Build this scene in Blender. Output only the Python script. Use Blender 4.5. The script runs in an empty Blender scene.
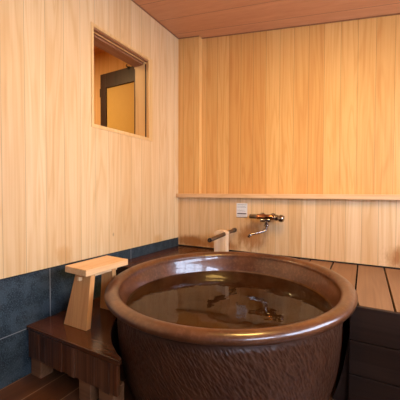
import bpy, bmesh, math, random
from mathutils import Vector, Matrix
random.seed(7)
C = bpy.context.scene
COL = C.collection
PI = math.pi

# ------------------------------------------------------------------ nodes
class NT:
    def __init__(s, name):
        s.m = bpy.data.materials.new(name); s.m.use_nodes = True
        s.t = s.m.node_tree; s.t.nodes.clear()
        s.out = s.n('ShaderNodeOutputMaterial')
    def n(s, kind, **kw):
        nd = s.t.nodes.new(kind)
        for k, v in kw.items(): setattr(nd, k, v)
        return nd
    def lk(s, a, b): s.t.links.new(a, b)
    def val(s, sock, v):
        if isinstance(v, bpy.types.NodeSocket): s.lk(v, sock)
        else: sock.default_value = v
    def math(s, op, a, b=0.0, c=None, clamp=False):
        nd = s.n('ShaderNodeMath', operation=op, use_clamp=clamp)
        s.val(nd.inputs[0], a); s.val(nd.inputs[1], b)
        if c is not None: s.val(nd.inputs[2], c)
        return nd.outputs[0]
    def comb(s, x, y, z):
        nd = s.n('ShaderNodeCombineXYZ')
        for i, v in enumerate((x, y, z)): s.val(nd.inputs[i], v)
        return nd.outputs[0]
    def xyz(s, kind='Object'):
        tc = s.n('ShaderNodeTexCoord'); sp = s.n('ShaderNodeSeparateXYZ')
        s.lk(tc.outputs[kind], sp.inputs[0]); return sp.outputs
    def noise(s, vec, scale, detail=3, rough=.55, dist=0):
        nd = s.n('ShaderNodeTexNoise')
        s.lk(vec, nd.inputs['Vector']); nd.inputs['Scale'].default_value = scale
        nd.inputs['Detail'].default_value = detail; nd.inputs['Roughness'].default_value = rough
        nd.inputs['Distortion'].default_value = dist
        return nd.outputs['Fac']
    def ramp(s, fac, stops):
        nd = s.n('ShaderNodeValToRGB'); e = nd.color_ramp.elements
        while len(e) < len(stops): e.new(.5)
        for i, (p, c) in enumerate(stops):
            e[i].position = p; e[i].color = (*c, 1) if len(c) == 3 else c
        s.lk(fac, nd.inputs[0]); return nd.outputs[0]
    def smooth(s, v, a, b):
        nd = s.n('ShaderNodeMapRange', interpolation_type='SMOOTHSTEP')
        s.val(nd.inputs[0], v); nd.inputs[1].default_value = a; nd.inputs[2].default_value = b
        return nd.outputs[0]
    def mix(s, f, a, b, mode='MIX'):
        nd = s.n('ShaderNodeMix', data_type='RGBA', blend_type=mode)
        s.val(nd.inputs[0], f)
        for i, v in ((6, a), (7, b)):
            if isinstance(v, tuple): nd.inputs[i].default_value = (*v, 1) if len(v) == 3 else v
            else: s.lk(v, nd.inputs[i])
        return nd.outputs[2]
    def bsdf(s, color, rough, metal=0., bump=None, bs=.3, bd=.002, spec=.5, coat=0.):
        b = s.n('ShaderNodeBsdfPrincipled')
        if isinstance(color, tuple): b.inputs['Base Color'].default_value = (*color, 1)
        else: s.lk(color, b.inputs['Base Color'])
        s.val(b.inputs['Roughness'], rough); b.inputs['Metallic'].default_value = metal
        s.val(b.inputs['Specular IOR Level'], spec); s.val(b.inputs['Coat Weight'], coat)
        b.inputs['Coat Roughness'].default_value = .12
        if bump is not None:
            bp = s.n('ShaderNodeBump'); bp.inputs['Strength'].default_value = bs
            bp.inputs['Distance'].default_value = bd; s.lk(bump, bp.inputs['Height'])
            s.lk(bp.outputs[0], b.inputs['Normal'])
        s.lk(b.outputs[0], s.out.inputs[0]); return b

def wood(name, light, dark, along='z', across='x', w=.11, seam=.0, vary=.14, rings=7., rough=.55, off=0.,
         seamcol=None, stain=None, knots=0., wet=None, seamw=.0012, spec=.4, streak=.35):
    t = NT(name); o = t.xyz(); ax = {'x': 0, 'y': 1, 'z': 2}
    u = t.math('ADD', o[ax[across]], off + 20.); v = o[ax[along]]
    third = o[3 - ax[along] - ax[across]]
    q = t.math('DIVIDE', u, w); idx = t.math('FLOOR', q); fr = t.math('FRACT', q)
    wn = t.n('ShaderNodeTexWhiteNoise', noise_dimensions='1D'); t.lk(idx, wn.inputs['W'])
    r = wn.outputs['Value']
    vo = t.math('ADD', v, t.math('MULTIPLY', r, 37.))
    uu = t.math('ADD', u, t.math('MULTIPLY', r, 11.))
    vec = t.comb(t.math('MULTIPLY', uu, 10.), t.math('MULTIPLY', vo, .62), t.math('MULTIPLY', third, 9.))
    base = t.noise(vec, 1., 2, .45, .4)
    ring = t.math('MULTIPLY_ADD', t.math('SINE', t.math('MULTIPLY', base, rings * 6.28)), .5, .5)
    ring = t.math('POWER', ring, 2.5)
    vec2 = t.comb(t.math('MULTIPLY', uu, 90.), t.math('MULTIPLY', vo, 1.6), t.math('MULTIPLY', third, 90.))
    fine = t.noise(vec2, 1., 3, .6)
    vec3 = t.comb(t.math('MULTIPLY', uu, 22.), t.math('MULTIPLY', vo, .5), third)
    brd = t.noise(vec3, 1., 2, .5)
    f = t.math('ADD', t.math('MULTIPLY', ring, streak), t.math('MULTIPLY', t.smooth(fine, .3, .75), .35))
    f = t.math('ADD', f, t.math('MULTIPLY', t.smooth(brd, .35, .7), .3), clamp=True)
    col = t.mix(f, light, dark)
    hue = t.mix(r, (1 + vary * .15, 1 + vary * .3, 1 + vary * .6), (1 - vary * .5, 1 - vary, 1 - vary * 1.5))
    col = t.mix(1., col, hue, 'MULTIPLY')
    if knots:
        vk = t.n('ShaderNodeTexVoronoi'); t.lk(t.comb(u, t.math('MULTIPLY', v, .55), third), vk.inputs['Vector'])
        vk.inputs['Scale'].default_value = 3.2
        col = t.mix(t.math('MULTIPLY', t.smooth(vk.outputs['Distance'], .034, .008), knots), col, tuple(c * .35 for c in dark))
    if stain: col = stain(t, o, col)
    sm = t.math('LESS_THAN', t.math('MULTIPLY', t.math('MINIMUM', fr, t.math('SUBTRACT', 1., fr)), w), seamw)
    if seam: col = t.mix(t.math('MULTIPLY', sm, seam), col, seamcol or tuple(c * .3 for c in dark))
    h = t.math('SUBTRACT', t.math('MULTIPLY', f, -.25), t.math('MULTIPLY', sm, 1. if seam else 0.))
    rg = rough
    if wet:
        m = wet(t, o); rg = t.math('MULTIPLY_ADD', m, -(rough - .22), rough)
        col = t.mix(m, col, t.mix(1., col, (.30, .17, .12), 'MULTIPLY'))
    t.bsdf(col, rg, bump=h, bs=.35, bd=.0015, spec=spec)
    return t.m

HL, HD = (.82, .60, .325), (.68, .41, .17)
UL, UD = (.82, .485, .165), (.68, .32, .08)
PL, PD = (.82, .58, .32), (.66, .38, .15)
def spots(lst, amt, col2):
    # soft-edged water stains: (first axis, first centre, height, half width, half height)
    def fn(t, o, col):
        for ax, c, z, rx, rz in lst:
            dx = t.math('DIVIDE', t.math('SUBTRACT', o[ax], c), rx); dz = t.math('DIVIDE', t.math('SUBTRACT', o[2], z), rz)
            d = t.math('SQRT', t.math('ADD', t.math('MULTIPLY', dx, dx), t.math('MULTIPLY', dz, dz)))
            n = t.noise(t.comb(t.math('MULTIPLY', o[0], 22.), t.math('MULTIPLY', o[1], 22.), t.math('MULTIPLY', o[2], 9.)), 1., 4, .65)
            m = t.smooth(t.math('ADD', d, t.math('MULTIPLY', n, 1.4)), 1.75, 1.0)
            col = t.mix(t.math('MULTIPLY', m, amt), col, col2)
        return col
    return fn
st_left = spots([(1, -1.19, .585, .07, .07), (1, -.30, .56, .07, .05)], .5, (.60, .28, .07))
st_panel = spots([(0, .15, .51, .22, .07), (0, .72, .60, .16, .15), (0, 1.76, .52, .16, .10), (0, .45, .50, .2, .06)], .9, (.42, .17, .045))
M = {}
M['left'] = wood('hinoki_left', HL, HD, 'z', 'y', .112, .5, .16, 8, .5, streak=.34, knots=.6, stain=st_left)
M['back'] = wood('hinoki_back', UL, UD, 'z', 'x', .108, .5, .17, 8, .5, streak=.34, off=.03, knots=.8)
M['panel'] = wood('hinoki_panel', PL, PD, 'z', 'x', .098, .5, .16, 8, .5, streak=.34, off=.06, stain=st_panel, knots=.7)
M['plain_z'] = wood('hinoki_post', HL, HD, 'z', 'x', .4, 0, .05, 8, .5)
M['plain_x'] = wood('hinoki_ledge', (.80, .53, .29), (.66, .38, .17), 'x', 'z', .5, 0, .05, 8, .45)
M['frame'] = wood('window_frame_wood', (.80, .54, .24), (.66, .38, .13), 'z', 'y', .6, 0, .05, 5, .45)
M['head'] = wood('window_head_wood', (.36, .16, .07), (.24, .09, .035), 'y', 'x', .6, 0, .05, 5, .5)
M['ceil'] = wood('ceiling_cedar', (.68, .36, .19), (.56, .27, .13), 'x', 'y', .231, .75, .16, 5, .5, off=.178 + .0, seamw=.0022, streak=.25)
def deck_wet(t, o):
    n = t.noise(t.comb(o[0], o[1], o[2]), 5., 3)
    return t.smooth(t.math('ADD', o[0], t.math('MULTIPLY', t.math('SUBTRACT', n, .5), .35)), 1.22, 1.02)
M['deck'] = wood('deck_wood', (.27, .14, .062), (.18, .085, .035), 'y', 'x', .154, 0, .22, 6, .5, off=-(1.4815-9*.154)-20+.154*130, wet=deck_wet)
M['clad'] = wood('shade_dark_cladding', (.035, .017, .010), (.018, .009, .006), 'x', 'z', .152, 0, .2, 6, .65, spec=.2)  # near-black colour carries the shade on the deck's front face
M['backing'] = wood('shade_dark_board', (.045, .022, .014), (.025, .012, .008), 'x', 'z', .6, 0, .1, 4, .5)  # near-black wood, stands for shade around the foot of the tub
M['bench'] = wood('wet_stained_wood', (.12, .041, .015), (.06, .02, .008), 'x', 'y', .5, 0, .1, 6, .16, spec=.7)
M['skirt'] = wood('worn_plank_wood', (.18, .068, .027), (.025, .009, .004), 'z', 'x', .045, .8, .5, 7, .3, spec=.6, seamw=.0018)
M['foot'] = wood('bench_foot_wood', (.30, .135, .06), (.14, .055, .022), 'x', 'y', .4, 0, .1, 6, .4)
M['floor'] = wood('floor_wood', (.13, .050, .020), (.06, .022, .009), 'y', 'x', .155, .9, .25, 6, .28, off=.155 - .162 + .15, seamcol=(.33, .19, .11), seamw=.0028, spec=.6)  # pale seam colour paints the bright reflections along the plank gaps
M['stool'] = wood('stool_wood', (.78, .41, .155), (.62, .27, .085), 'z', 'x', .8, 0, .05, 9, .42)
M['stool_y'] = wood('stool_seat_wood', (.90, .60, .32), (.76, .43, .18), 'y', 'x', .8, 0, .05, 9, .40)
M['block'] = wood('spout_block_wood', (.90, .66, .42), (.78, .50, .27), 'z', 'x', .4, 0, .05, 5, .5)
M['darkframe'] = wood('dark_door_frame', (.050, .022, .014), (.028, .012, .008), 'z', 'x', .4, 0, .05, 5, .45)

def granite():
    t = NT('granite'); o = t.xyz(); v = t.comb(o[0], o[1], o[2])
    a = t.noise(v, 170., 2, .8); b = t.noise(v, 14., 4, .6); c = t.noise(v, 90., 3, .7)
    col = t.ramp(a, [(.36, (.004, .009, .012)), (.52, (.017, .031, .040)), (.68, (.10, .135, .155))])
    col = t.mix(t.math('MULTIPLY', t.smooth(c, .35, .65), .5), col, (.016, .026, .036))
    col = t.mix(t.math('MULTIPLY', t.smooth(b, .42, .62), .4), col, (.075, .105, .125))
    # joint lines: horizontal at z .245, vertical at y -1.28 and every .645 from it
    fy = t.math('FRACT', t.math('DIVIDE', t.math('ADD', o[1], 1.28 + 6.45), .645))
    ly = t.math('LESS_THAN', t.math('MULTIPLY', t.math('MINIMUM', fy, t.math('SUBTRACT', 1., fy)), .645), .0022)
    lz = t.math('LESS_THAN', t.math('ABSOLUTE', t.math('SUBTRACT', o[2], .243)), .0022)
    j = t.math('MAXIMUM', ly, lz)
    col = t.mix(j, col, (.24, .25, .25))
    t.bsdf(col, .5, spec=.3, bump=t.math('ADD', t.math('MULTIPLY', a, .3), t.math('MULTIPLY', j, -1.)), bs=.3, bd=.001)
    return t.m
M['granite'] = granite()

def ceramic(name, tex):
    t = NT(name); tc = t.n('ShaderNodeTexCoord'); sp = t.n('ShaderNodeSeparateXYZ'); t.lk(tc.outputs['UV'], sp.inputs[0])
    u, v = sp.outputs[0], sp.outputs[1]
    o = t.xyz(); ov = t.comb(o[0], o[1], o[2])
    big = t.noise(ov, 5., 4, .6); sm = t.noise(ov, 60., 3, .6)
    col = t.ramp(big, [(.3, (.050, .014, .005)), (.5, (.098, .030, .009)), (.72, (.155, .054, .017))])
    col = t.mix(t.math('MULTIPLY', t.smooth(sm, .45, .7), .35), col, (.21, .10, .055))
    if tex:
        # short slanting chisel cuts round the outside of the bowl
        a = t.math('SUBTRACT', t.math('MULTIPLY', u, .50), t.math('MULTIPLY', v, .86))
        b = t.math('ADD', t.math('MULTIPLY', v, .50), t.math('MULTIPLY', u, .86))
        vo = t.n('ShaderNodeTexVoronoi', feature='SMOOTH_F1'); vo.inputs['Smoothness'].default_value = .6
        t.lk(t.comb(t.math('MULTIPLY', a, 40.), t.math('MULTIPLY', b, 105.), 0.), vo.inputs['Vector']); vo.inputs['Scale'].default_value = 1.
        h = t.math('ADD', vo.outputs['Distance'], t.math('MULTIPLY', t.noise(t.comb(t.math('MULTIPLY', a, 40.), t.math('MULTIPLY', b, 120.), 0.), 1., 3), .5))
        band = t.smooth(v, .425, .395)
        col = t.mix(t.math('MULTIPLY', t.math('MULTIPLY', t.smooth(h, .55, .95), band), .5), col, (.21, .10, .055))
        h = t.math('MULTIPLY', h, band)
        col = t.mix(1., col, (.52, .45, .41), 'MULTIPLY')  # outside of the bowl darkened in colour for its shade
        t.bsdf(col, .40, bump=h, bs=1., bd=.0045, spec=.45, coat=.0)
    else:
        bb = t.bsdf(col, .30, bump=t.math('MULTIPLY', big, 1.), bs=.12, bd=.004, spec=.6, coat=.5); bb.inputs['Coat Roughness'].default_value = .06; bb.inputs['Coat IOR'].default_value = 1.6
    return t.m
M['pot'] = ceramic('brown_glazed_ceramic_carved', True)
M['glaze'] = ceramic('brown_glazed_ceramic', False)

def water():
    t = NT('bath_water'); o = t.xyz(); v = t.comb(o[0], o[1], o[2])
    n = t.math('ADD', t.noise(v, 5., 2, .4), t.math('MULTIPLY', t.noise(v, 16., 2, .5), .18))
    bp = t.n('ShaderNodeBump'); bp.inputs['Strength'].default_value = .20; bp.inputs['Distance'].default_value = .02
    t.lk(n, bp.inputs['Height'])
    fr = t.n('ShaderNodeFresnel'); fr.inputs['IOR'].default_value = 1.46; t.lk(bp.outputs[0], fr.inputs['Normal'])
    tr = t.n('ShaderNodeBsdfTransparent'); tr.inputs[0].default_value = (.62, .53, .43, 1)
    gl = t.n('ShaderNodeBsdfGlossy'); gl.inputs['Roughness'].default_value = .02; t.lk(bp.outputs[0], gl.inputs['Normal'])
    mx = t.n('ShaderNodeMixShader'); t.lk(fr.outputs[0], mx.inputs[0]); t.lk(tr.outputs[0], mx.inputs[1]); t.lk(gl.outputs[0], mx.inputs[2])
    t.lk(mx.outputs[0], t.out.inputs[0]); return t.m
M['water'] = water()
def submerged():
    t = NT('brown_glaze_under_water'); o = t.xyz(); n = t.noise(t.comb(o[0], o[1], o[2]), 5., 4, .6)
    t.bsdf(t.ramp(n, [(.3, (.10, .045, .022)), (.7, (.24, .13, .07))]), .8, spec=0.); return t.m
M['submerged'] = submerged()
def plain(name, c, r, metal=0., spec=.5):
    t = NT(name); o = t.xyz(); n = t.noise(t.comb(o[0], o[1], o[2]), 30., 3)
    col = t.mix(t.math('MULTIPLY', n, .3), c, tuple(x * .75 for x in c))
    t.bsdf(col, r, metal, spec=spec); return t.m
M['chrome'] = plain('chrome', (.72, .70, .68), .14, 1.)
M['tapmetal'] = plain('darkened_chrome', (.36, .32, .29), .13, 1.)
M['copper'] = plain('copper_tone_metal', (.42, .20, .11), .2, 1.)
M['bronze'] = plain('aged_bronze_pipe', (.20, .135, .085), .38, .9)
M['black'] = plain('black_gap', (.006, .005, .005), .7)
M['darkgrey'] = plain('dark_grey_plastic', (.05, .05, .05), .4)
M['label'] = plain('label_paper', (.78, .77, .76), .5)
M['ink'] = plain('label_ink', (.30, .29, .30), .6)
M['ink2'] = plain('label_ink_dark', (.12, .09, .10), .6)
M['yellow'] = plain('yellow_door_panel', (.74, .47, .11), .6)
M['plaster'] = wood('passage_wall_wood', (.80, .50, .22), (.66, .36, .12), 'z', 'x', .3, .3, .08, 5, .6)
M['whiteframe'] = plain('aluminium', (.6, .6, .6), .4, .6)
def emis(name, c, s):
    t = NT(name); e = t.n('ShaderNodeEmission'); e.inputs[0].default_value = (*c, 1); e.inputs[1].default_value = s
    t.lk(e.outputs[0], t.out.inputs[0]); return t.m

# ------------------------------------------------------------------ mesh helpers
def box(bm, x0, x1, y0, y1, z0, z1, mat=None):
    vs = [bm.verts.new(p) for p in ((x0,y0,z0),(x1,y0,z0),(x1,y1,z0),(x0,y1,z0),(x0,y0,z1),(x1,y0,z1),(x1,y1,z1),(x0,y1,z1))]
    for f in ((0,3,2,1),(4,5,6,7),(0,1,5,4),(1,2,6,5),(2,3,7,6),(3,0,4,7)): bm.faces.new([vs[i] for i in f])
    if mat is not None:
        for v in vs: v.co = mat @ v.co
    return vs
def hexa(bm, pts):
    vs = [bm.verts.new(p) for p in pts]
    for f in ((0,3,2,1),(4,5,6,7),(0,1,5,4),(1,2,6,5),(2,3,7,6),(3,0,4,7)): bm.faces.new([vs[i] for i in f])
def prism(bm, poly, z0, z1):
    a = [bm.verts.new((x, y, z0)) for x, y in poly]; b = [bm.verts.new((x, y, z1)) for x, y in poly]
    n = len(poly); bm.faces.new(a[::-1]); bm.faces.new(b)
    for i in range(n): bm.faces.new((a[i], a[(i+1)%n], b[(i+1)%n], b[i]))
def lathe(bm, prof, n=96, frame=None, uv=False):
    fr = frame or Matrix.Identity(4); rings = []
    for r, z in prof:
        if r < 1e-6: rings.append([bm.verts.new(fr @ Vector((0, 0, z)))])
        else: rings.append([bm.verts.new(fr @ Vector((r*math.cos(2*PI*i/n), r*math.sin(2*PI*i/n), z))) for i in range(n)])
    L = bm.loops.layers.uv.verify() if uv else None
    for k in range(len(rings)-1):
        A, B = rings[k], rings[k+1]
        for i in range(n):
            j = (i+1) % n
            if len(A) == 1: f = bm.faces.new((A[0], B[j], B[i]))
            elif len(B) == 1: f = bm.faces.new((A[i], A[j], B[0]))
            else: f = bm.faces.new((A[i], A[j], B[j], B[i]))
            f.smooth = True
            if uv and len(A) > 1 and len(B) > 1:
                for lp, (ii, kk) in zip(f.loops, ((i,k),(i+1,k),(i+1,k+1),(i,k+1))):
                    lp[L].uv = (.56*2*PI*ii/n, prof[kk][1])
def axisframe(p, d, up=Vector((0,0,1))):
    z = Vector(d).normalized(); x = up.cross(z)
    if x.length < 1e-4: x = Vector((1,0,0))
    x.normalize(); y = z.cross(x)
    m = Matrix((x, y, z)).transposed().to_4x4(); m.translation = Vector(p); return m
def rod(bm, a, b, r, n=24, bev=.0015, r2=None):
    a, b = Vector(a), Vector(b); L = (b-a).length; r2 = r if r2 is None else r2
    lathe(bm, [(0,0),(r-bev,0),(r,bev),(r2,L-bev),(r2-bev,L),(0,L)], n, axisframe(a, b-a))
def tube(bm, pts, r, n=16):
    P = [Vector(p) for p in pts]; rings = []
    for i, p in enumerate(P):
        d = (P[min(i+1, len(P)-1)] - P[max(i-1, 0)]); fm = axisframe(p, d, Vector((0,.3,1)))
        rr = r[i] if isinstance(r, (list, tuple)) else r
        rings.append([bm.verts.new(fm @ Vector((rr*math.cos(2*PI*k/n), rr*math.sin(2*PI*k/n), 0))) for k in range(n)])
    for A, B in zip(rings, rings[1:]):
        for k in range(n):
            f = bm.faces.new((A[k], A[(k+1)%n], B[(k+1)%n], B[k])); f.smooth = True
    bm.faces.new(rings[0][::-1]); bm.faces.new(rings[-1])
def obj(name, bm, m, parent=None, bevel=0., loc=None, seg=2, kind=None):
    me = bpy.data.meshes.new(name)
    if len(bm.faces) > 1: bmesh.ops.recalc_face_normals(bm, faces=bm.faces[:])
    bm.to_mesh(me); bm.free()
    o = bpy.data.objects.new(name, me); COL.objects.link(o)
    for mm in (m if isinstance(m, (list, tuple)) else [m]): me.materials.append(mm)
    if parent: o.parent = parent
    if loc: o.location = loc
    if bevel:
        b = o.modifiers.new('bevel', 'BEVEL'); b.width = bevel; b.segments = seg; b.limit_method = 'ANGLE'; b.angle_limit = math.radians(35)
    if kind: o['kind'] = kind
    return o
def struct(name, bm, m, parent=None, bevel=0.):
    return obj(name, bm, m, parent, bevel, kind='structure')
def thing(name, label, cat, loc=(0,0,0), rotz=0., group=None):
    o = bpy.data.objects.new(name, None); COL.objects.link(o); o.empty_display_size = .05
    o.location = loc; o.rotation_euler = (0,0,rotz); o['label'] = label; o['category'] = cat
    if group: o['group'] = group
    return o
def tag(o, label, cat, group=None, kind=None):
    o['label'] = label; o['category'] = cat
    if group: o['group'] = group
    if kind: o['kind'] = kind
    return o
B = bmesh.new

# ------------------------------------------------------------------ room
XR, YF = 2.45, -3.3                       # right wall and front wall (behind the camera)
ZC = lambda x: 2.368 - .146 * x           # sloping ceiling
b = B(); box(b, -.15, XR+.12, YF-.12, .17, -.06, 0); struct('floor', b, M['floor'])
# sloping ceiling
b = B(); hexa(b, [(-.15, YF-.12, ZC(-.15)), (XR+.12, YF-.12, ZC(XR+.12)), (XR+.12, .17, ZC(XR+.12)), (-.15, .17, ZC(-.15)),
                  (-.15, YF-.12, ZC(-.15)+.08), (XR+.12, YF-.12, ZC(XR+.12)+.08), (XR+.12, .17, ZC(XR+.12)+.08), (-.15, .17, ZC(-.15)+.08)])
struct('ceiling', b, M['ceil'])
# left wall round its window opening, boards above the granite
WY0, WY1, WZ0, WZ1, WT = -.982, -.400, 1.374, 2.013, .15
b = B()
for (y0, y1, z0, z1) in ((YF-.12, WY0, .53, 2.50), (WY1, .05, .53, 2.50), (WY0, WY1, .53, WZ0), (WY0, WY1, WZ1, 2.50)):
    box(b, -WT, 0, y0, y1, z0, z1)
struct('wall_left', b, M['left'])
b = B(); box(b, -WT, .0, YF-.12, .05, 0, .53); struct('trim_1', b, M['granite'])              # granite dado
b = B(); box(b, -.0, .0035, YF, -.001, .5285, .5325); struct('trim_2', b, M['black'])         # shadow bead over the granite
# back wall: recessed upper boards, corner post, thicker lower panel with its ledge
b = B(); box(b, .0, XR+.12, .046, .17, .88, 2.6); struct('wall_back', b, M['back'])
b = B(); box(b, .0, .223, .0, .046, .93, 2.44); struct('trim_3', b, M['back'], bevel=.002)
b = B(); box(b, .001, XR+.12, 0, .17, .466, .9065); struct('trim_4', b, M['panel'])
b = B(); box(b, .001, XR, -.044, .0455, .9065, .941); struct('trim_5', b, M['plain_x'], bevel=.003)
b = B(); box(b, .0, XR+.12, .008, .17, .0, .466); struct('trim_6', b, M['black'])              # black backing, paints the shade in the gap under the panel
# thin ceiling bead
b = B(); pass
def bead(p, q, w):
    d = Vector(w)
    pts = [Vector(p), Vector(q), Vector(q)+d, Vector(p)+d]
    hexa(b, [v - Vector((0,0,.006)) for v in pts] + pts)
bead((0,YF,ZC(0)), (0,0,ZC(0)), (.008,0,-.0014)); bead((.223,.046,ZC(.223)), (XR,.046,ZC(XR)), (0,-.008,0)); bead((0,0,ZC(0)), (.223,0,ZC(.223)), (0,-.008,0))
struct('trim_7', b, M['head'])
# right wall with a daylight window, front wall
WINS = [(-1.75, -.40, .88, 1.60, 3, 'day'), (-3.10, -1.95, 1.0, 1.50, 2, 'day2')]
b = B()
for (y0, y1, z0, z1) in ((YF-.12, -3.10, 0, 2.3), (-1.95, -1.75, 0, 2.3), (-.40, .17, 0, 2.3), (-1.75, -.40, 0, .88), (-1.75, -.40, 1.60, 2.3), (-3.10, -1.95, 0, 1.0), (-3.10, -1.95, 1.50, 2.3)):
    box(b, XR, XR+.12, y0, y1, z0, z1)
struct('wall_right', b, M['left'])
b = B(); box(b, -.15, XR+.12, YF-.12, YF, 0, 2.6); struct('wall_front', b, M['granite'])  # out-of-view wall, dark granite chosen to cut the fill light
def bars(u0, u1, z0, z1, nu, nz, mk, w=.035):
    mk(u0, u0+w, z0, z1); mk(u1-w, u1, z0, z1); mk(u0+w, u1-w, z0, z0+w); mk(u0+w, u1-w, z1-w, z1)
    for i in range(1, nu): c = u0+(u1-u0)*i/nu; mk(c-.012, c+.012, z0+w, z1-w)
    for i in range(1, nz): c = z0+(z1-z0)*i/nz; mk(u0+w, u1-w, c-.012, c+.012)
M['day'] = emis('daylit_frosted_glass', (.78, .93, 1.22), 14.0)
M['day2'] = emis('daylit_frosted_glass_dimmer', (.78, .93, 1.22), 22.0)
for k, (y0, y1, z0, z1, nu, mt) in enumerate(WINS):
    b = B(); bars(y0, y1, z0, z1, nu, 2, lambda a, c, d, e: box(b, XR+.02, XR+.06, a, c, d, e)); wn_ = struct('window_%d' % (k+1), b, M['darkgrey'])
    b = B(); box(b, XR+.07, XR+.076, y0, y1, z0, z1); obj('pane', b, M[mt], wn_)

# interior opening in the left wall: jambs, grooved head, sill
b = B(); box(b, -WT, .004, WY0, WY0+.010, WZ0, WZ1); box(b, -WT, -.006, WY1-.026, WY1, WZ0, WZ1); box(b, -.006, .005, WY1-.030, WY1+.016, WZ0-.009, WZ1+.009); box(b, 0, .005, WY0-.010, WY0, WZ0-.009, WZ1+.009); box(b, 0, .005, WY0, WY1-.030, WZ1, WZ1+.009); box(b, 0, .005, WY0, WY1-.030, WZ0-.009, WZ0)
box(b, -WT, .004, WY0+.010, WY1-.010, WZ0, WZ0+.014)
w3 = struct('window_3', b, M['frame'])
b = B(); box(b, -WT, -.005, WY0+.010, WY1-.030, WZ1-.022, WZ1); box(b, -WT, -.055, WY0+.010, WY1-.010, WZ1-.034, WZ1-.022); obj('window_head', b, M['head'], w3)
b = B(); box(b, -.036, -.028, WY0+.010, WY1-.010, WZ1-.026, WZ1-.0215); box(b, -.005, .004, WY0+.010, WY1-.030, WZ1-.010, WZ1); obj('track', b, M['frame'], w3)
b = B(); box(b, -.036, -.024, WY1-.028, WY1-.0255, WZ0+.014, WZ1-.034); box(b, -.1495, -.142, WY1-.029, WY1-.0255, WZ0+.014, WZ1-.05); obj('groove', b, M['darkframe'], w3)

# passage seen through the opening
b = B(); box(b, -2.3, -WT, 0, .12, 0, 2.469)
struct('wall_passage', b, M['plaster'])
b = B(); box(b, -2.42, -2.3, -2.6, .12, 0, 2.469); struct('wall_passage_far', b, M['plaster'])
b = B(); box(b, -2.42, -WT, -2.72, -2.6, 0, 2.469); struct('wall_passage_front', b, M['plaster'])
b = B(); box(b, -2.42, -WT, -2.72, .12, 2.469, 2.53); struct('ceiling_passage', b, M['ceil'])
b = B(); box(b, -2.42, -WT, -2.72, .12, -.06, 0); struct('floor_passage', b, M['floor'])
b = B(); box(b, -.985, -.905, -.035, 0, 0, 2.215); box(b, -.24, -.16, -.035, 0, 0, 2.215); box(b, -.905, -.24, -.035, 0, 2.062, 2.215)
d1 = struct('door_1', b, M['darkframe'], bevel=.003)
b = B(); box(b, -.905, -.24, -.018, -.002, .0, 2.062); obj('door_panel', b, M['yellow'], d1)
b = B(); box(b, -1.000, -.985, -.030, 0, 1.98, 2.07); obj('hinge', b, M['black'], d1)
h = thing('coat_hook', 'small dark hook on the frame above the yellow door beyond the opening', 'hook', (-.575, -.036, 2.19)); h.scale = (.6, .6, .6)
b = B(); box(b, -.022, .022, -.004, 0, .0, .05); obj('back_plate', b, M['black'], h)
b = B(); tube(b, [(0,-.004,.03),(0,-.03,.03),(0,-.045,.045),(0,-.045,.075)], .007, 10); tube(b, [(0,-.004,.03),(-.02,-.02,.04),(-.035,-.03,.06)], .006, 10); obj('hook', b, M['black'], h)

# ------------------------------------------------------------------ tub
TX, TY, TR, TZ = .869, -.835, .6255, .475
TKX, TKY = .0237, .025
def tub():
    t = thing('bathtub', 'large round brown glazed earthenware bathtub with thick rolled rim, filled with water', 'bathtub', (TX, TY, 0), 0)
    t.scale = (1, 1, 1)
    outer = [(.0,.0),(.49,.0),(.505,.008),(.522,.04),(.542,.11),(.556,.19),(.563,.27),(.566,.34),(.566,.39),(.563,.42),(.557,.443),(.56,.452)]
    inner = [(.5565,.478),(.5555,.466),(.551,.45),(.543,.43),(.532,.40),(.52,.36),(.50,.29),(.47,.20),(.43,.12),(.36,.075),(.25,.058),(.0,.052)]
    def sub(P, k=5):
        out = []
        for i in range(len(P)-1):
            p0, p1, p2, p3 = P[max(i-1,0)], P[i], P[i+1], P[min(i+2,len(P)-1)]
            for s in range(k):
                u = s/k
                out.append(tuple(max(0., .5*((2*p1[j])+(-p0[j]+p2[j])*u+(2*p0[j]-5*p1[j]+4*p2[j]-p3[j])*u*u+(-p0[j]+3*p1[j]-3*p2[j]+p3[j])*u**3)) for j in (0,1)))
        out.append(P[-1]); return out
    bw = B(); lathe(bw, [(0,0),(.2,0)] + [p for p in sub(outer[1:])], 160, uv=True)
    lathe(bw, [outer[-1], inner[0]], 160, uv=True)
    ob = obj('bowl', bw, M['pot'], t)
    bi = B(); lathe(bi, sub(inner[:-1]) + [(.12,.053),(0,.052)], 160)
    for f in bi.faces: f.material_index = 1 if f.calc_center_median().z < .382 else 0
    obj('lining', bi, [M['glaze'], M['submerged']], t)
    rm = B(); prof = []
    for k in range(33):
        a = 2*PI*k/32
        x = math.cos(a); z = math.sin(a)
        r = TR - .035 + .035*x; zz = TZ + .024*z*(1 if z > 0 else 1.1) - (.004 if x < 0 else 0)*abs(x)
        prof.append((r, zz))
    lathe(rm, prof, 160); obj('rim', rm, M['glaze'], t)
    # slight hand-made irregularity
    for o in t.children:
        for v in o.data.vertices:
            a = math.atan2(v.co.y, v.co.x); k = 1 + .004*math.sin(2*a+.6) + .0025*math.sin(3*a+2)
            v.co.x *= k; v.co.y *= k; q = min(1, max(0, (v.co.z-.12)/.3)); q = q*q*(3-2*q)
            cr, cf = v.co.x*.871+v.co.y*.491, -v.co.x*.491+v.co.y*.871
            v.co.z += (.002*math.sin(2*a+1) + TKX*cr + TKY*cf)*q
    return t
tub()
b = B(); n = 128; WR = .5275
b.faces.new([b.verts.new((TX+WR*math.cos(2*PI*i/n), TY+WR*math.sin(2*PI*i/n), .385)) for i in range(n)])
tag(obj('bath_water', b, M['water']), 'clear still bath water filling the round brown tub', 'water', kind='stuff')

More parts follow.
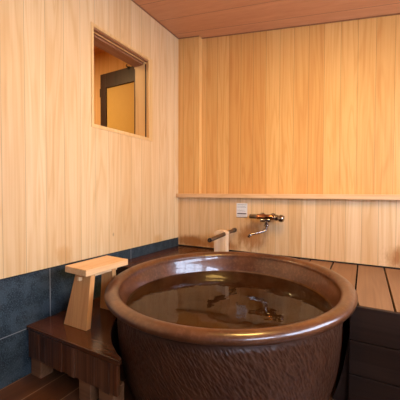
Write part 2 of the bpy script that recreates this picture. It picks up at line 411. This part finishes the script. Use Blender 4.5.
# ------------------------------------------------------------------ raised deck round the back half of the tub
DZ, DY, HR = .455, -.840, .632
dk = thing('bathing_deck', 'raised brown plank deck fitted around the back of the round tub', 'deck', (0,0,0))
def edge(x):
    d = HR*HR - (x-TX)**2
    return max(DY, TY + math.sqrt(d)) if d > 0 else DY
b = B(); x = .002; pw = .163; xs = [1.4815+.154*(i-9) for i in range(-1, 18)]
for i in range(len(xs)-1):
    x0, x1 = max(xs[i]+.004, .002), min(xs[i+1]-.004, XR-.002)
    if x1-x0 < .01: continue
    N = 16; px = [x0+(x1-x0)*k/N for k in range(N+1)]
    for c in (TX-HR+.0005, TX+HR-.0005):
        if x0 < c < x1: px.append(c)
    px.sort()
    poly = [(q, edge(q)) for q in px] + [(x1, .0075), (x0, .0075)]
    poly = [(a_, max(b_, DY+.0235)) for a_, b_ in poly]
    prism(b, poly, DZ-.025, DZ)
obj('deck_planks', b, M['deck'], dk, bevel=.0015)
b = B()
for x0, x1 in ((.003, .285), (1.466, XR-.002)):
    b = B()
    box(b, x0, x1, DY+.016, DY+.022, .0, .4545)
    for z0, z1 in ((.003, .149), (.154, .301), (.306, .4548)): box(b, x0, x1, DY, DY+.017, z0, z1)
    obj('front_cladding', b, M['clad'], dk, bevel=.002)
for sgn in (-1, 1):                       # dark board added for the shade beside the tub, cut to its curve
    b = B(); prof = [(.53,.0),(.55,.06),(.570,.14),(.583,.22),(.595,.30),(.60,.4285)]
    pl = [(TX+sgn*r, z) for r, z in prof] + [((.286 if sgn < 0 else 1.47), .4285), ((.286 if sgn < 0 else 1.47), 0.)]
    f0 = [b.verts.new((x, DY+.024, z)) for x, z in pl]; f1 = [b.verts.new((x, DY+.04, z)) for x, z in pl]
    b.faces.new(f0); b.faces.new(f1[::-1])
    for i in range(len(pl)): j = (i+1) % len(pl); b.faces.new((f0[i], f0[j], f1[j], f1[i]))
    obj('added_backing_board', b, M['backing'], dk)

# ------------------------------------------------------------------ low step bench left of the tub
BZ, BY = .262, -1.415
bn = thing('step_bench', 'low dark wet wooden step bench against the granite left of the tub', 'bench', (0,0,0))
b = B(); R2 = .600
poly = [(.003, BY), (.655, BY)]
a0 = math.atan2(BY+.02-TY, .655-TX)
pts = []
for k in range(0, 25):
    x = .650 - (.650-.275)*k/24; d = R2*R2-(x-TX)**2
    if d > 0: pts.append((x, min(TY - math.sqrt(d), DY-.01)))
pts = [p for p in pts if p[1] > BY+.004]
poly += pts + [(TX-R2, DY-.004), (.003, DY-.004)]
prism(b, poly, BZ-.022, BZ); obj('bench_top', b, M['bench'], bn, bevel=.002)
b = B(); q = [p for p in pts]
fa = [(x, y) for x, y in q]; fb = [(TX+(x-TX)*1.022, TY+(y-TY)*1.022) for x, y in q]
for i in range(len(q)-1):
    c = [fa[i], fa[i+1], fb[i+1], fb[i]]
    if min(p[1] for p in c) > BY+.033: hexa(b, [(x, y, 0) for x, y in c] + [(x, y, BZ-.0225) for x, y in c])
bmesh.ops.remove_doubles(b, verts=b.verts[:], dist=1e-5)
obj('added_side_board', b, M['backing'], bn)  # added dark board, coloured for the shade between bench and tub
b = B()
xs = [.008+.0445*i for i in range(0, 15)]
for i in range(14):
    zb = .098 + random.uniform(-.004, .004)
    yo = random.uniform(-.003, .003)
    box(b, xs[i]+.0006, min(xs[i+1]-.0006, .648), BY+.010+yo, BY+.030, zb, BZ-.0225)
obj('skirt_board', b, M['skirt'], bn, bevel=.0015)
for (x0, x1, y0) in ((.012, .095, -1.398), (.385, .460, -1.398), (.515, .60, -1.398)):
    b = B(); box(b, x0, x1, y0, y0+.07, 0, .11); obj('leg', b, M['foot'], bn, bevel=.004)
b = B(); box(b, .012, .095, -.93, -.86, 0, BZ-.0225); obj('leg', b, M['foot'], bn, bevel=.004)
b = B(); box(b, .03, .07, -1.384, -.93, .11, BZ-.0225); obj('rail', b, M['foot'], bn)

# ------------------------------------------------------------------ small bath stool on the bench
sx, sy = .245, -1.163
st = thing('bath_stool', 'pale wooden bath stool with splayed board legs standing on the dark step bench', 'stool', (sx, sy, BZ), math.radians(1.0))
SH = .308
b = B(); hexa(b, [(-.081,-.143,SH-.034),(.089,-.153,SH-.034),(.100,.133,SH-.034),(-.080,.146,SH-.034),
                  (-.081,-.143,SH),(.089,-.153,SH),(.100,.133,SH),(-.080,.146,SH)]); obj('seat', b, M['stool_y'], st, bevel=.004, seg=3)
def leg(s):
    b = B(); yb, yt, th = -.145, -.118, .030
    pts = []
    for z, y, x0, x1 in ((0, yb, -.092, .076), (SH-.034, yt, -.030, .082)):
        pts += [(x0, y, z), (x1, y, z), (x1, y+th, z), (x0, y+th, z)]
    if s < 0:
        pts = []
        for z, y, x0, x1 in ((0, .128, -.092, .022), (SH-.034, .108, -.050, .028)):
            pts += [(x0, y-th, z), (x1, y-th, z), (x1, y, z), (x0, y, z)]
    hexa(b, pts); obj('leg', b, M['stool'], st, bevel=.003)
leg(1); leg(-1)
b = B(); box(b, .004, .024, -.140, .125, SH-.068, SH-.046); obj('stretcher', b, M['stool_y'], st, bevel=.003)

# ------------------------------------------------------------------ tap on the back panel
tp = thing('mixer_tap', 'chrome and copper wall mixer tap with short swivel spout', 'tap', (.845, 0, .765))
# axis of the body runs along the wall, .075 in front of it
ay = -.075
b = B(); rod(b, (-.058, ay, 0), (.075, ay, 0), .0205, 32); obj('body', b, M['copper'], tp)
for x in (-.035, .052):
    b = B(); rod(b, (x, 0, 0), (x, .012+ay, 0), .014, 24); rod(b, (x, -.0005, 0), (x, -.010, 0), .027, 28); obj('wall_flange', b, M['tapmetal'], tp)
b = B(); lathe(b, [(0,0),(.015,0),(.0175,.003),(.0165,.020),(.0175,.023),(.0165,.026),(.0165,.045),(.0175,.048),(.015,.053),(0,.053)], 28, axisframe((-.065, ay, 0), (-1,0,0))); obj('temperature_knob', b, M['bronze'], tp)
b = B(); lathe(b, [(0,0),(.017,0),(.022,.004),(.0225,.022),(.019,.030),(.020,.034),(.025,.040),(.026,.062),(.021,.072),(0,.075)], 28, axisframe((.078, ay, 0), (1,-.05,-.12)))
for k in range(10):
    a = 2*PI*k/10; box(b, -.0035, .0035, .023, .0275, .041, .061, axisframe((.078, ay, 0), (1,-.05,-.12)) @ Matrix.Rotation(a, 4, 'Z'))
obj('flow_handle', b, M['tapmetal'], tp)
b = B(); rod(b, (-.030, ay, -.024), (.048, ay, -.024), .017, 24); rod(b, (.018, ay, -.012), (.018, ay, -.062), .016, 24); rod(b, (.018, ay, -.060), (.018, ay, -.072), .0195, 24)
obj('swivel_joint', b, M['tapmetal'], tp)
b = B(); tube(b, [(.018,ay,-.068),(.018,ay-.002,-.088),(.012,ay-.008,-.102),(-.004,ay-.022,-.111),(-.05,ay-.052,-.124),(-.082,ay-.076,-.133),(-.093,ay-.083,-.139),(-.095,ay-.085,-.155)],
             [.010,.010,.0095,.009,.009,.009,.0100,.0115]); obj('spout', b, M['tapmetal'], tp)

lb = thing('notice_label', 'small white printed notice stuck on the wood left of the mixer tap', 'label', (.632, 0, .745))
b = B(); box(b, -.047, .047, -.0018, -.0002, 0, .118); obj('sheet', b, M['label'], lb)
for z, x0, x1, h_ in ((.104,-.040,.040,.005),(.092,-.040,.030,.003),(.083,-.040,.038,.003),(.060,-.040,.018,.003),(.052,-.040,.034,.003),(.012,-.040,.036,.003)):
    x = x0; b = B()
    while x < x1:
        w = random.uniform(.004,.012); box(b, x, min(x+w, x1), -.0024, -.0017, z, z+h_); x += w+.0025
    obj('text_line', b, M['ink'], lb)
b = B(); box(b, -.040, .040, -.0024, -.0017, .028, .038); obj('dark_band', b, M['ink2'], lb)
b = B(); box(b, -.047, .047, -.0024, -.0017, .0, .004); obj('dark_band', b, M['ink2'], lb)

# filler pipe resting in a pale block
fp = thing('filler_pipe', 'dark bronze filler pipe sloping out of the back wall above the tub', 'pipe', (.572, 0, .640))
def pipept(s): return Vector((-.012*s, -.44*s, -.028*s))
b = B(); rod(b, (0,0,0), pipept(1), .0145, 28)
obj('pipe', b, M['bronze'], fp)
b = B(); rod(b, (0,-.0005,0), pipept(.07), .019, 28); obj('collar', b, M['bronze'], fp)
b = B(); e = pipept(1); d = (pipept(1)-pipept(.9)).normalized(); lathe(b, [(0,0),(.0145,0),(.0155,.002),(.0155,.012),(.0135,.014),(.0085,.014),(.0085,.006),(0,.006)], 28, axisframe(e-d*.010, d)); obj('nozzle', b, M['black'], fp)
# block: upright board with a rounded top and a round hole for the pipe
bk = thing('spout_block', 'pale wooden block with rounded top holding the bronze filler pipe', 'block', (.530, -.178, DZ))
def block():
    b = B(); W, H, T, rr = .050, .198, .060, .030
    outl = [(-W, 0), (W, 0)]
    for k in range(0, 9): a = PI/2*k/8; outl.append((W-rr+rr*math.cos(a), H-rr+rr*math.sin(a)))
    for k in range(0, 9): a = PI/2+PI/2*k/8; outl.append((-W+rr+rr*math.cos(a), H-rr+rr*math.sin(a)))
    p_ = pipept(.178/.44); cx, cz, hr = .572+p_.x-.530, .640+p_.z-DZ, .0175
    n = len(outl); nh = 28; lay = {}
    for y in (-T/2, T/2):
        o_ = [b.verts.new((p[0], y, p[1])) for p in outl]
        k = (-.028/-.44)*(y)
        h_ = [b.verts.new((cx+hr*math.cos(2*PI*i/nh), y, cz+k+hr*math.sin(2*PI*i/nh))) for i in range(nh)]
        ed = [b.edges.new((o_[i], o_[(i+1)%n])) for i in range(n)] + [b.edges.new((h_[i], h_[(i+1)%nh])) for i in range(nh)]
        bmesh.ops.triangle_fill(b, use_beauty=True, edges=ed); lay[y] = (o_, h_)
    for q, m_ in ((0, n), (1, nh)):
        A_, B_ = lay[-T/2][q], lay[T/2][q]
        for i in range(m_): b.faces.new((A_[i], A_[(i+1)%m_], B_[(i+1)%m_], B_[i]))
    return obj('block', b, M['block'], bk, bevel=.0015)
block()

# ------------------------------------------------------------------ lamps
def ceiling_lamp(x, y, label, power, zc, k=1.):
    t = thing('ceiling_lamp', label, 'lamp', (x, y, zc)); t.scale = (k, k, 1)
    b = B(); lathe(b, [(0,0),(.075,0),(.08,-.004),(.08,-.03),(.074,-.034),(.070,-.03),(0,-.03)], 40); obj('housing', b, M['darkgrey'], t)
    b = B(); lathe(b, [(0,-.0305),(.069,-.0305),(.069,-.035),(0,-.038)], 40); obj('diffuser', b, emis('warm_lamp', (1, .55, .24), power), t)
    return t
ceiling_lamp(1.30, -1.15, 'round ceiling lamp above the tub', 1, 2.142, 3.2)
ceiling_lamp(-1.2, -1.1, 'added unseen ceiling lamp lighting the passage beyond the opening', 1, 2.469)  # lamp added out of view to light the passage
def area(name, loc, size, power, col, target, parent=None, shape='DISK'):
    l = bpy.data.lights.new(name, 'AREA'); l.energy = power; l.color = col; l.shape = shape; l.size = size
    o = bpy.data.objects.new(name, l); COL.objects.link(o); o.location = loc
    o.rotation_euler = (Vector(target)-Vector(loc)).to_track_quat('-Z','Y').to_euler(); return o
WARM = (1, .61, .17)
area('ceiling_lamp_light', (1.30, -1.15, 2.09), .48, 25, WARM, (1.0, -.9, 0))
area('passage_fill_light', (-1.2, -1.1, 2.40), .2, 26, (1, .66, .30), (-1.2, -1.0, 0))  # added light that brightens the passage

w = bpy.data.worlds.new('world'); C.world = w; w.use_nodes = True
w.node_tree.nodes['Background'].inputs[0].default_value = (.55, .7, 1, 1); w.node_tree.nodes['Background'].inputs[1].default_value = .3

# ------------------------------------------------------------------ camera
cam = bpy.data.cameras.new('camera'); co = bpy.data.objects.new('camera', cam); COL.objects.link(co); C.camera = co
f, yaw, pitch, roll = 292.0, .513, -.025, .003
cam.sensor_width = 36; cam.sensor_fit = 'HORIZONTAL'; cam.lens = 36*f/400; cam.clip_start = .02
fw = Vector((-math.sin(yaw)*math.cos(pitch), math.cos(yaw)*math.cos(pitch), math.sin(pitch)))
r = Vector((math.cos(yaw), math.sin(yaw), 0)); u = r.cross(fw)
r2 = r*math.cos(roll)+u*math.sin(roll); u2 = u*math.cos(roll)-r*math.sin(roll)
m = Matrix((r2, u2, -fw)).transposed().to_4x4(); m.translation = Vector((1.515, -2.275, .95)); co.matrix_world = m
C.view_settings.view_transform = 'Standard'; C.view_settings.look = 'None'; C.view_settings.gamma = 1
C.view_settings.use_curve_mapping = False; C.view_settings.exposure = 0.1
